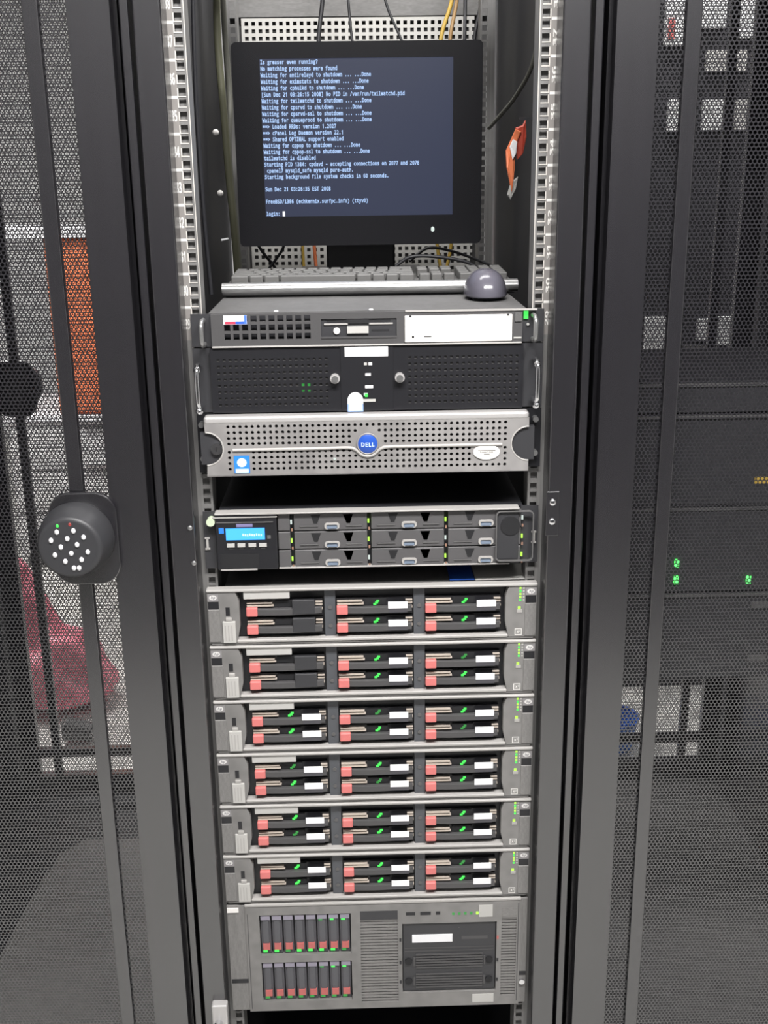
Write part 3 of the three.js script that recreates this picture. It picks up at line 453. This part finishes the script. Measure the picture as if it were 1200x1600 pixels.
// --- tall server at the bottom ---
{ const u = unit('sixteen_drive_server', 'tall grey rack server with two rows of small red-tipped drives', 'server', yU(-12.03), yU(-16.65)), { c, X, Y } = u, HH = 205;
  const sh = new THREE.Shape(); sh.moveTo(X(30), Y(HH)); sh.lineTo(X(470), Y(HH)); sh.lineTo(X(470), Y(0)); sh.lineTo(X(30), Y(0)); sh.lineTo(X(30), Y(HH));
  const hole = (a, b, p, q) => sh.holes.push(rectPath(X(a), Y(q), X(b), Y(p)));
  hole(52, 198, 21, 97); hole(52, 198, 111, 187); hole(213, 273, 34, 193); hole(280, 432, 44, 177); hole(440, 464, 37, 187);
  const f = mesh('front_panel', extr(sh, 0.012), M.bezel, c); f.position.z = -0.012;
  u.box('chassis', 26, 457, 1, HH, -600, -20, M.inner, c); bx('bay_backing', X(48), X(465), Y(195), Y(15), -0.0199, -0.014, M.blackPlastic, c);
  u.box('top_bar', 30, 470, -0.5, 4, -12, 1.5, M.bezelLight, c, 0.001);
  for (const [a, b] of [[1, 32], [468, 481.5]]) { const e = u.box('ear', a, b, 2, HH - 2, -10, -1.5, M.bezel, c, 0.001); u.into(e, u.box('ear_slot', a + 2, Math.min(b + 4, 481), 142, 149, -2, -0.8, M.blackPlastic, e)); if (a < 9) u.into(e, u.box('ear_tab', 2, 20, 6, 14, -2, 0.5, M.cream, e)); }
  u.round('ear_screw', 474.5, 160, 4.5, -2, 3, M.chrome, c);
  u.box('ear_groove', 465.8, 467.2, 10, 198, -1, 0.3, M.charcoal, c); u.box('ear_groove', 33, 34.2, 18, 200, -1, 0.3, M.charcoal, c);
  for (let r = 0; r < 2; r++) for (let k = 0; k < 8; k++) {
    const x = 53.3 + k * 18.1, y0 = r ? 112 : 22, d = u.box('drive', x, x + 16.4, y0, y0 + 74.5, -14, -5, M.drive, c, 0.001);
    const sub = (n, a, b, p, q, z0, z1, m) => u.into(d, u.box(n, x + a, x + b, y0 + p, y0 + q, z0, z1, m, d));
    sub('drive_cap', 0.8, 15.6, 0.8, 9, -6, -1.5, M.hpcap); sub('drive_spine', 3.6, 12.8, 9, 55, -6, -3.2, std(lin(0.095, 0.095, 0.105), 0.5)); sub('red_latch', 3, 14, 54, 65, -6, -1.4, M.darkRed);
    sub('drive_light', 2.5, 9.5, 67.5, 71.5, -6, -3.8, (r * 8 + k) % 5 === 2 || r ? L.greenDim : L.green); if (k > 4) sub('drive_light', 2.5, 8.5, 9.5, 13, -6, -2.6, k === 5 ? L.greenDim : L.green);
  }
  u.box('centre_grille_cap', 213, 273, 18, 34, -12, -0.6 + 0.8, M.darkPlastic, c);
  for (let k = 0; k < 28; k++) u.box('slat', 213, 273, 35 + k * 5.64, 38.6 + k * 5.64, -12, -1.5, M.bezel, c);
  for (let k = 0; k < 27; k++) u.box('slat', 440, 464, 38 + k * 5.5, 41.5 + k * 5.5, -12, -1.5, M.bezel, c);
  const bay = u.box('media_bay', 281, 431, 45, 176, -14, -3, M.darkPlastic, c, 0.001, 'dark bay cover');
  const sub = (n, x0, x1, y0, y1, z0, z1, m, lab) => u.into(bay, u.box(n, x0, x1, y0, y1, z0, z1, m, bay, 0, lab));
  sub('white_label', 296, 361, 67, 81.5, -3.2, -2, M.white); sub('faint_print', 376, 418, 72, 78, -3.2, -2.8, M.charcoal);
  const em = mesh('emblem', extr((() => { const s = new THREE.Shape(); s.absellipse(0, 0, 0.0155, 0.0052, 0, 6.2832); return s; })(), 0.002, 0.0005), M.bezelLight, bay); em.position.set(X(356), Y(54), -0.0035).sub(bay.position);
  const ec = mesh('emblem_centre', extr((() => { const s = new THREE.Shape(); s.absellipse(0, 0, 0.008, 0.0045, 0, 6.2832); return s; })(), 0.001), std(lin(0.2, 0.42, 0.85), 0.3), bay); ec.position.set(X(356), Y(54), -0.0012).sub(bay.position);
  for (const y of [92, 98]) sub('groove', 284, 428, y, y + 1.2, -3.2, -2.4, M.charcoal);
  for (const y0 of [104, 142]) { for (let k = 0; k < 6; k++) sub('rib', 302, 410, y0 + k * 5, y0 + 2.6 + k * 5, -3.2, -1.5, M.charcoal);
    for (const x of [290, 421]) u.into(bay, u.round('bay_clip', x, y0 + 14, 6, -3.2, -1, M.rubber, bay)); for (const x of [298, 412]) sub('clip_bar', x, x + 2.5, y0 + 6, y0 + 22, -3.2, -1, M.charcoal); }
  for (const y of [74, 117, 155]) for (const x of [277, 434]) u.box('bay_pin', x - 1.6, x + 1.6, y - 3, y + 3, -1, 0.5, y === 74 && x > 400 ? M.darkRed : M.blackPlastic, c);
  for (const [a, b] of [[286, 301], [309, 326], [334, 341]]) u.box('port', a, b, 22, 28, -1, 0.3, M.blackPlastic, c);
  for (let k = 0; k < 5; k++) u.box('status_light', 360 + k * 9.6, 364 + k * 9.6, 25 - k * 0.2, 29, -1, 0.5, k === 4 ? L.lime : L.greenDim, c);
  u.box('serial_plate', 403, 425, 12, 34, -1, 0.8, M.label, c); u.box('asset_label', 394, 429, 183, 199, -1, 0.6, M.label, c);
  u.box('right_grille_cap', 440, 464, 18, 34, -1, 0.5, M.bezel, c);
}
// ---------- monitor, keyboard, mouse ----------
const Y1 = yU(8.88);
{ const zf = -0.37, a = at(360, 66, zf), b = at(751, 380, zf), s0 = at(405, 92, zf), s1 = at(707, 335, zf), cx = (a.x + b.x) / 2;
  const m = thing('monitor', 'black flat monitor showing white boot text on a dark blue screen', 'monitor', [cx, Y1 + 0.001, zf]);
  const X = (v) => v - cx, Y = (v) => v - Y1 - 0.001;
  const sh = rrect(X(a.x), Y(b.y), X(b.x), Y(a.y), 0.008); sh.holes.push(rectPath(X(s0.x), Y(s1.y), X(s1.x), Y(s0.y)));
  mesh('bezel', extr(sh, 0.018), M.monitor, m).position.z = -0.018;
  bx('housing', X(a.x) + 0.01, X(b.x) - 0.01, Y(b.y) + 0.01, Y(a.y) - 0.01, -0.06, -0.016, M.blackPlastic, m, 0.01);
  bx('neck', -0.058, 0.058, 0.01, Y(b.y) + 0.06, -0.1, -0.058, M.blackPlastic, m, 0.004);
  bx('foot', -0.11, 0.11, 0, 0.014, -0.2, 0.0, M.blackPlastic, m, 0.006);
  const lines = ['Is greaser even running?', 'No matching processes were found', 'Waiting for antirelayd to shutdown ... ...Done', 'Waiting for eximstats to shutdown ... ...Done', 'Waiting for cphulkd to shutdown ... ...Done', '[Sun Dec 21 03:26:15 2008] No PID in /var/run/tailwatchd.pid', 'Waiting for tailwatchd to shutdown ... ...Done', 'Waiting for cpsrvd to shutdown ... ...Done', 'Waiting for cpsrvd-ssl to shutdown ... ...Done', 'Waiting for queueprocd to shutdown ... ...Done', '==> Loaded RRDs: version 1.2027', '==> cPanel Log Daemon version 22.1', '==> Shared OPTIMAL support enabled', 'Waiting for cppop to shutdown ... ...Done', 'Waiting for cppop-ssl to shutdown ... ...Done', 'tailwatchd is disabled', 'Starting PID 1384: cpdavd - accepting connections on 2077 and 2078', ' cpanel7 mysqld_safe mysqld pure-auth.', 'Starting background file system checks in 60 seconds.', '', 'Sun Dec 21 03:26:35 EST 2008', '', 'FreeBSD/i386 (echkernix.surfpc.info) (ttyv0)', '', 'login: '];
  const tex = canvasTex(1280, 1025, (g, w, h) => {
    g.fillStyle = '#343a50'; g.fillRect(0, 0, w, h); g.fillStyle = '#bcd8ff'; g.font = 'bold 25px monospace'; g.textBaseline = 'alphabetic'; g.strokeStyle = '#9cc4ff'; g.lineWidth = 1.6;
    lines.forEach((t, i) => { g.save(); g.translate(4, i * 41 + 33); g.scale(1, 1.35); for (let k = 0; k < t.length; k++) { g.strokeText(t[k], k * 15.9, 0); g.fillText(t[k], k * 15.9, 0); } g.restore(); });
    g.fillStyle = '#ffffff'; g.fillRect(4 + 7 * 15.9, 24 * 41 + 4, 17, 36);
  });
  const sw = s1.x - s0.x, shh = s0.y - s1.y, sc = mesh('screen', new THREE.PlaneGeometry(sw, shh), std(0x030304, 0.35, 0, { emissiveMap: tex, emissive: 0xffffff, emissiveIntensity: 1 }), m);
  sc.position.set(X((s0.x + s1.x) / 2), Y((s0.y + s1.y) / 2), -0.001);
  const pl = at(676, 358, zf); const led = mesh('power_light', new THREE.SphereGeometry(0.0036, 12, 8).scale(0.8, 1.2, 0.4), L.white, m); led.position.set(X(pl.x), Y(pl.y), 0.0006);
  const rl = new THREE.RectAreaLight(new THREE.Color(0.4, 0.5, 0.75), 0.12, sw, shh); rl.position.set((s0.x + s1.x) / 2, (s0.y + s1.y) / 2, zf + 0.004); rl.rotation.y = Math.PI; scene.add(rl);
}
{ const k = thing('keyboard', 'dark grey keyboard with a silver front edge lying on the slim server', 'keyboard', [0.0065, Y1 + 0.0008, -0.205]);
  const w = 0.221;
  const prof = new THREE.Shape(); prof.moveTo(0, 0); prof.lineTo(-0.15, 0); prof.lineTo(-0.15, 0.018); prof.lineTo(-0.014, 0.015); prof.lineTo(0, 0.012);
  const bodyG = extr(prof, 2 * w - 0.004, 0.0012); bodyG.applyMatrix4(new THREE.Matrix4().set(0, 0, 1, -w + 0.002, 0, 1, 0, 0, 1, 0, 0, 0, 0, 0, 0, 1)); 
  { const ix = bodyG.index; const p = bodyG.attributes.position; if (!ix) for (let i = 0; i < p.count; i += 3) for (const at_ of ['position', 'normal', 'uv']) { const A = bodyG.attributes[at_]; for (let d = 0; d < A.itemSize; d++) { const t = A.array[(i + 1) * A.itemSize + d]; A.array[(i + 1) * A.itemSize + d] = A.array[(i + 2) * A.itemSize + d]; A.array[(i + 2) * A.itemSize + d] = t; } } }
  mesh('body', bodyG, M.kbd, k);
  const barG = new THREE.CylinderGeometry(0.0098, 0.0098, 2 * w + 0.004, 24).rotateZ(Math.PI / 2).scale(1, 1, 1.3); const bar = mesh('front_edge', barG, M.steel, k, 'rounded silver front edge'); bar.position.set(0, 0.0115, 0.004);
  const pitchK = 0.0188, tilt = Math.atan2(0.004, 0.136);
  const rows = [
    [[0, 1.5], [1.5, 1.2], [2.7, 1.3], [4, 6.2], [10.2, 1.3], [11.5, 1.1], [12.6, 1.1], [13.7, 1.3], [15.3, 1], [16.3, 1], [17.3, 1], [18.6, 2], [20.6, 1], [21.6, 1]],
    [[0, 2.3], ...Array.from({ length: 10 }, (_, i) => [2.3 + i, 1]), [12.3, 2.7], [16.3, 1], [18.6, 1], [19.6, 1], [20.6, 1], [21.6, 1]],
    [[0, 1.8], ...Array.from({ length: 11 }, (_, i) => [1.8 + i, 1]), [12.8, 2.2], [18.6, 1], [19.6, 1], [20.6, 1], [21.6, 1]],
    [[0, 1.5], ...Array.from({ length: 13 }, (_, i) => [1.5 + i * 1.04, 1.04]), [15.3, 1], [16.3, 1], [17.3, 1], [18.6, 1], [19.6, 1], [20.6, 1], [21.6, 1]],
    [...Array.from({ length: 13 }, (_, i) => [i, 1]), [13, 2], [15.3, 1], [16.3, 1], [17.3, 1], [18.6, 1], [19.6, 1], [20.6, 1], [21.6, 1]]];
  rows.forEach((row, r) => row.forEach(([x, n]) => {
    const ww = n * pitchK - 0.0022, o = mesh('key', boxG(ww, 0.0135, 0.0155, 0.0022), M.key, k); const z = -0.026 - r * 0.0215;
    o.position.set(-w + 0.008 + (x + n / 2) * pitchK, 0.0155 + (-z) * 0.03 + 0.006, z); o.rotation.x = tilt;
  }));
}
{ const p = onY(760, 468, Y1), m = thing('computer_mouse', 'dark grey rounded computer mouse on the slim server', 'mouse', [p.x, Y1 + 0.0006, -0.14]);
  const g = new THREE.SphereGeometry(1, 40, 28), q = g.attributes.position;
  for (let i = 0; i < q.count; i++) { let x = q.getX(i), y = q.getY(i), z = q.getZ(i); const e = (v, k) => Math.sign(v) * Math.abs(v) ** k; x = e(x, 0.85); z = e(z, 0.85); const top = y > 0 ? 0.0365 * (1 - 0.16 * z * -1) : 0.006; q.setXYZ(i, x * 0.0315 * (1 - 0.08 * Math.abs(z)), 0.006 + y * top * (1 - 0.1 * z), z * 0.052); }
  g.computeVertexNormals(); mesh('shell', g, M.mouse, m);
  bx('wheel_slot', -0.004, 0.004, 0.03, 0.038, -0.04, -0.02, M.rubber, m, 0.002);
  bx('foot', -0.02, 0.02, -0.0004, 0.004, -0.03, 0.03, M.rubber, m);
}
// ---------- cables inside the open cabinet ----------
const cable = (label, r, m, pts, name = 'cable') => { const o = mesh(name, tube(pts.map(([x, y, z]) => at(x, y, z)), r, 60, 8), m, scene); return tag(o, label, 'cable'); };
cable('thick black cable dropping behind the monitor top', 0.0042, M.cableBlack, [[508, -80, -0.86], [504, 0, -0.85], [498, 60, -0.83], [500, 120, -0.8]]);
cable('thin dark cable hanging in front of the perforated panel', 0.0026, M.cableBlack, [[538, -80, -0.86], [544, 0, -0.85], [550, 60, -0.83], [560, 120, -0.8]]);
cable('dark cable slanting down to the right behind the monitor', 0.0026, M.cableBlack, [[592, -80, -0.86], [602, 0, -0.85], [624, 55, -0.83], [650, 110, -0.8]]);
cable('brown cable beside the right rear rail, behind the monitor top', 0.004, M.yellow, [[715, -80, -0.86], [706, 0, -0.84], [690, 55, -0.82], [684, 120, -0.8]]);
cable('ochre cable next to the brown one behind the monitor', 0.0036, std(lin(0.3, 0.18, 0.07), 0.5), [[722, -80, -0.84], [714, 0, -0.83], [704, 55, -0.8], [700, 120, -0.78]]);
cable('dark cable nearest the right rear rail', 0.0035, M.cableBlack, [[728, -80, -0.83], [727, 0, -0.82], [726, 60, -0.79], [724, 120, -0.77]]);
cable('black cable curling at the right end of the rear panel', 0.0035, M.cableBlack, [[756, -80, -0.8], [752, 0, -0.79], [742, 55, -0.77], [736, 120, -0.75]]);
cable('grey cable looping from the roof to the right rear rail', 0.0035, M.cableGrey, [[838, -80, -0.3], [842, 40, -0.32], [832, 100, -0.36], [806, 150, -0.45], [782, 180, -0.55], [764, 200, -0.66]]);
cable('olive cable running down the left inside of the cabinet', 0.0062, M.cableOlive, [[338, -60, -0.5], [340, 60, -0.5], [350, 180, -0.5], [358, 280, -0.5], [365, 350, -0.5], [372, 440, -0.52]]);
cable('dark grey cable beside the olive one on the left', 0.005, M.cableGrey, [[345, -60, -0.56], [352, 60, -0.56], [359, 160, -0.56], [358, 240, -0.54], [366, 330, -0.55], [376, 440, -0.57]]);
cable('thin grey cable close to the left front rail', 0.003, M.inner, [[300, -60, -0.15], [306, 150, -0.15], [318, 330, -0.16], [330, 460, -0.17]]);
cable('yellow cable behind the left of the monitor neck', 0.0032, M.yellow, [[470, 300, -0.9], [473, 390, -0.88], [476, 440, -0.87], [477, 480, -0.86]]);
cable('orange cable behind the left of the monitor neck', 0.0036, M.orange, [[488, 300, -0.9], [491, 385, -0.88], [495, 430, -0.87], [496, 480, -0.86]]);
cable('yellow cable behind the right of the monitor neck', 0.0036, M.yellow, [[676, 300, -0.9], [684, 390, -0.88], [690, 430, -0.87], [691, 480, -0.86]]);
cable('second yellow cable behind the right of the monitor neck', 0.0036, M.yellow, [[712, 300, -0.9], [704, 390, -0.88], [696, 430, -0.87], [693, 480, -0.86]]);
cable('black keyboard lead arching below the monitor to the right', 0.0028, M.cableBlack, [[618, 416, -0.362], [640, 402, -0.362], [690, 402, -0.362], [735, 412, -0.362], [752, 424, -0.362]]);
cable('black lead crossing the panel right of the monitor neck', 0.0026, M.cableBlack, [[640, 408, -0.5], [668, 388, -0.52], [704, 392, -0.54], [740, 404, -0.55], [770, 416, -0.55]]);
cable('black cable crossing the panel left of the monitor neck', 0.003, M.cableBlack, [[396, 372, -0.6], [412, 396, -0.62], [428, 416, -0.64], [438, 436, -0.64]]);
cable('thin black cable rising towards the monitor neck', 0.0026, M.cableBlack, [[420, 420, -0.62], [432, 404, -0.62], [442, 388, -0.61], [448, 360, -0.6]]);
for (const [i, [px, py, z]] of [[351, 374, -0.48], [391, 378, -0.55]].entries()) { const p = at(px, py, z); const o = bx('cable_tie', p.x - 0.0065, p.x + 0.0065, p.y - 0.0016, p.y + 0.0016, p.z - 0.002, p.z + 0.002, M.white, scene, 0.0008); o.rotation.z = 0.18; tag(o, i ? 'white cable tie below the corner of the monitor' : 'white cable tie on the olive cable', 'cable tie'); }
// orange and white wrapper hanging on the right inside wall
{ const z = -0.3, t = thing('plastic_wrapper', 'crumpled orange and white plastic wrapper hanging on the right inside wall', 'wrapper', at(804, 312, z).toArray());
  const leaf = (name, pts, m, dz) => { const s = new THREE.Shape(); pts.forEach(([x, y], i) => { const p = at(x, y, z).sub(t.position); i ? s.lineTo(p.x, p.y) : s.moveTo(p.x, p.y); }); const g = extr(s, 0.006, 0.002); const q = g.attributes.position; for (let i = 0; i < q.count; i++) q.setZ(i, q.getZ(i) + 0.006 * Math.sin(q.getY(i) * 70 + q.getX(i) * 60)); g.computeVertexNormals(); const o = mesh(name, g, m, t); o.position.z = dz; return o; };
  leaf('orange_fold', [[798, 300], [790, 262], [790, 236], [797, 220], [804, 202], [812, 206], [804, 230], [803, 262], [800, 284]], M.orange, 0.004);
  leaf('red_fold', [[808, 250], [804, 220], [804, 200], [815, 196], [820, 188], [821, 214], [817, 240]], std(lin(0.5, 0.08, 0.05), 0.5), 0);
  leaf('white_fold', [[799, 250], [795, 230], [800, 218], [806, 222], [805, 240]], M.white, 0.012);
  leaf('grey_fold', [[792, 304], [797, 284], [808, 276], [804, 296], [797, 312]], M.label, 0.002);
  bx('hook', 0.004, 0.05, 0.118, 0.122, 0.0, 0.004, M.inner, t); }
// ---------- things inside and behind the neighbouring cabinets ----------
function plainServer(label, y0, y1, lights, labels, depth = 0.6) {
  const u = thing('black_rack_server', label, 'server', [0.608, y0, -0.03]); const H = y1 - y0;
  bx('chassis', -0.22, 0.22, 0.001, H - 0.001, -depth, -0.006, M.inner, u); bx('front_panel', -0.241, 0.241, 0.001, H - 0.001, -0.006, 0, M.darkPlastic, u, 0.001); bx('top_edge', -0.241, 0.241, H - 0.005, H - 0.001, 0, 0.003, M.midGrey, u);
  for (const [px, py] of lights) { const p = at(px, py, -0.029); bx('status_light', p.x - 0.608 - 0.003, p.x - 0.608 + 0.003, p.y - y0 - 0.006, p.y - y0 + 0.006, 0, 0.004, glow(0.1, 1, 0.15, 2.4), u); }
  for (const [px, py, m] of labels) { const p = at(px, py, -0.029); bx('label', p.x - 0.608 - 0.014, p.x - 0.608 + 0.014, p.y - y0 - 0.005, p.y - y0 + 0.005, 0, 0.002, m, u); }
}
const Yp = (py) => at(1100, py, -0.03).y;
plainServer('black rack server with a pale top edge, highest in the cabinet with green lights', Yp(646), Yp(598), [], [], 0.3);
plainServer('black rack server just below the highest one behind the mesh', Yp(790), Yp(648), [], [[1194, 750, M.yellow]]);
plainServer('black rack server with three green lights behind the mesh', Yp(925), Yp(792), [[1057, 880], [1056, 906], [1169, 905]], []);
plainServer('black rack server with faint grey labels, lowest behind the mesh', Yp(1060), Yp(927), [], [[1188, 945, M.midGrey], [1182, 1028, M.midGrey]]);
// the cabinet across the rear aisle, behind the right one
{ const zf = -1.66, c = thing('rear_aisle_cabinet', 'dark cabinet across the rear aisle, its lit gaps painted as pale panels', 'cabinet', [1.5, 0, zf]);
  bx('body', -0.75, 0.75, 0.0, 2.1, -0.8, 0, M.inner, c, 0.004);
  for (const [x0, x1, y0, y1, m] of [[1036, 1084, -20, 72, M.wall], [1040, 1072, 155, 206, M.wall], [1092, 1135, -20, 45, M.wall], [1150, 1185, -20, 60, M.wall], [1100, 1165, 78, 112, M.label], [1094, 1132, 156, 204, M.wall], [1145, 1168, 156, 204, M.label], [1004, 1038, 494, 545, M.wall], [1086, 1106, 497, 530, M.wall], [1118, 1142, 494, 545, M.wall], [1064, 1210, 536, 556, M.midGrey]]) {  // pale colours stand in for light showing through gaps in the cabinet
    const a = at(x0, y1, zf), b = at(x1, y0, zf); bx('lit_gap_panel', a.x - 1.5, b.x - 1.5, a.y, b.y, -0.01, 0.02, m, c); }
  { const a = at(1040, 62, zf), b = at(1052, 30, zf); bx('red_patch', a.x - 1.5, b.x - 1.5, a.y, b.y, 0.02, 0.024, M.darkRed, c); } }
{ const p = onY(975, 1188, 0); const b = thing('blue_bin', 'small blue bin on the floor behind the right mesh door', 'bin', [p.x - 0.02, 0, -1.3]); 
  const g = new THREE.CylinderGeometry(0.075, 0.06, 0.09, 24, 1, true); mesh('wall', g, std(lin(0.05, 0.16, 0.55), 0.4, 0, { side: THREE.DoubleSide }), b).position.y = 0.045; const r = mesh('rim', new THREE.TorusGeometry(0.075, 0.004, 8, 28).rotateX(Math.PI / 2), M.blue, b); r.position.y = 0.09; mesh('bottom', new THREE.CylinderGeometry(0.06, 0.06, 0.006, 24), M.blue, b).position.y = 0.003; }
// rear aisle behind the left cabinet
const ZA = -2.9;
{ const a = at(10, 660, ZA), b = at(330, 660, ZA), c = thing('white_cupboard', 'low white cupboard across the rear aisle behind the left cabinet', 'cupboard', [(a.x + b.x) / 2, 0, ZA]); const w = (b.x - a.x) / 2, H = a.y;
  bx('body', -w, w, 0.04, H, -0.5, -0.012, M.wall, c); bx('plinth', -w + 0.02, w - 0.02, 0, 0.04, -0.48, -0.03, M.midGrey, c); bx('top', -w - 0.01, w + 0.01, H, H + 0.025, -0.51, 0.01, M.white, c);
  for (let k = 0; k < 3; k++) { const d = bx('drawer', -w + 0.01, w - 0.01, 0.06 + k * (H - 0.08) / 3, 0.05 + (k + 1) * (H - 0.08) / 3, -0.012, 0.006, M.wall, c, 0.003); bx('drawer_handle', -0.1, 0.1, 0.1, 0.115, 0.008, 0.025, M.steel, d); } 
  const oa = at(92, 640, ZA), ob = at(270, 640, ZA), ot = at(92, 382, ZA).y; const o = thing('orange_cabinet', 'orange metal cabinet standing on the low white cupboard', 'cabinet', [(oa.x + ob.x) / 2, H + 0.026, ZA]); const ow = (ob.x - oa.x) / 2, OH = ot - H;
  bx('body', -ow, ow, 0, OH, -0.4, -0.02, M.orange, o); bx('door', -ow + 0.005, -0.003, 0.01, OH - 0.01, -0.02, 0, M.orange, o, 0.003); bx('door', 0.003, ow - 0.005, 0.01, OH - 0.01, -0.02, 0, M.orange, o, 0.003); bx('top', -ow - 0.25, ow + 0.01, OH, OH + 0.03, -0.42, 0.015, M.white, o); bx('handle', -0.02, -0.01, OH * 0.4, OH * 0.6, 0, 0.02, M.steel, o); }
{ const p = onY(78, 1092, 0), t = thing('pink_bag', 'crumpled pink plastic bag on the floor behind the left mesh door', 'bag', [p.x, 0, p.z]);
  const g = new THREE.SphereGeometry(1, 48, 32), q = g.attributes.position;
  for (let i = 0; i < q.count; i++) { const x = q.getX(i), y = q.getY(i), z = q.getZ(i), n = 1 + 0.09 * Math.sin(7 * x + 3 * y) * Math.cos(6 * y - 4 * z) + 0.06 * Math.sin(13 * z + 9 * x + 5 * y); const peak = y > 0 ? 1 + 1.1 * Math.max(0, 1 - Math.hypot(x + 0.35, z) * 1.4) : 0.25; q.setXYZ(i, x * 0.2 * n, 0.055 + y * 0.2 * n * peak, z * 0.16 * n); }
  for (let i = 0; i < q.count; i++) q.setY(i, Math.max(0.001, q.getY(i))); g.computeVertexNormals(); mesh('bag_body', g, M.pink, t); const k = mesh('bag_knot', new THREE.ConeGeometry(0.03, 0.09, 12, 3), M.pink, t); k.position.set(-0.07, 0.47, 0); k.rotation.z = 0.3; }
{ const p = onY(126, 1160, 0), t = thing('dark_bin', 'small dark round bin lying on the floor by the pink bag', 'bin', [p.x, 0.06, p.z]);
  const g = new THREE.CylinderGeometry(0.06, 0.045, 0.13, 28).rotateZ(Math.PI / 2 - 0.2); mesh('body', g, M.charcoal, t); const r = mesh('rim', new THREE.TorusGeometry(0.06, 0.005, 8, 28).rotateY(Math.PI / 2).translate(-0.064, 0.012, 0), M.midGrey, t); t.scale.setScalar(0.6); t.position.y = 0.0396; }
// the row of cabinets across the front aisle, mirrored in the glossy doors
for (const [i, x] of [-0.62, 0, 0.62, -1.24, 1.24].entries()) { const c = thing('facing_cabinet', ['black cabinet of the opposite row, facing the pink bag side', 'black cabinet of the opposite row, facing the open cabinet', 'black cabinet of the opposite row, facing the cabinet with green lights', 'black cabinet at the far end of the opposite row, beyond the pink bag side', 'black cabinet at the far end of the opposite row, beyond the green lights side'][i], 'cabinet', [x, 0, 1.98], 'cabinets of the opposite row');
  bx('body', -0.3, 0.3, 0.02, 2.1, 0.02, 0.72, M.black, c); bx('door_panel', -0.295, 0.295, 0.06, 2.06, 0, 0.02, M.black, c, 0.004); bx('plinth', -0.29, 0.29, 0, 0.02, 0.04, 0.7, M.inner, c); bx('door_handle', 0.24, 0.26, 0.95, 1.2, -0.02, 0, M.darkPlastic, c, 0.004); }
renderer.render(scene, camera);
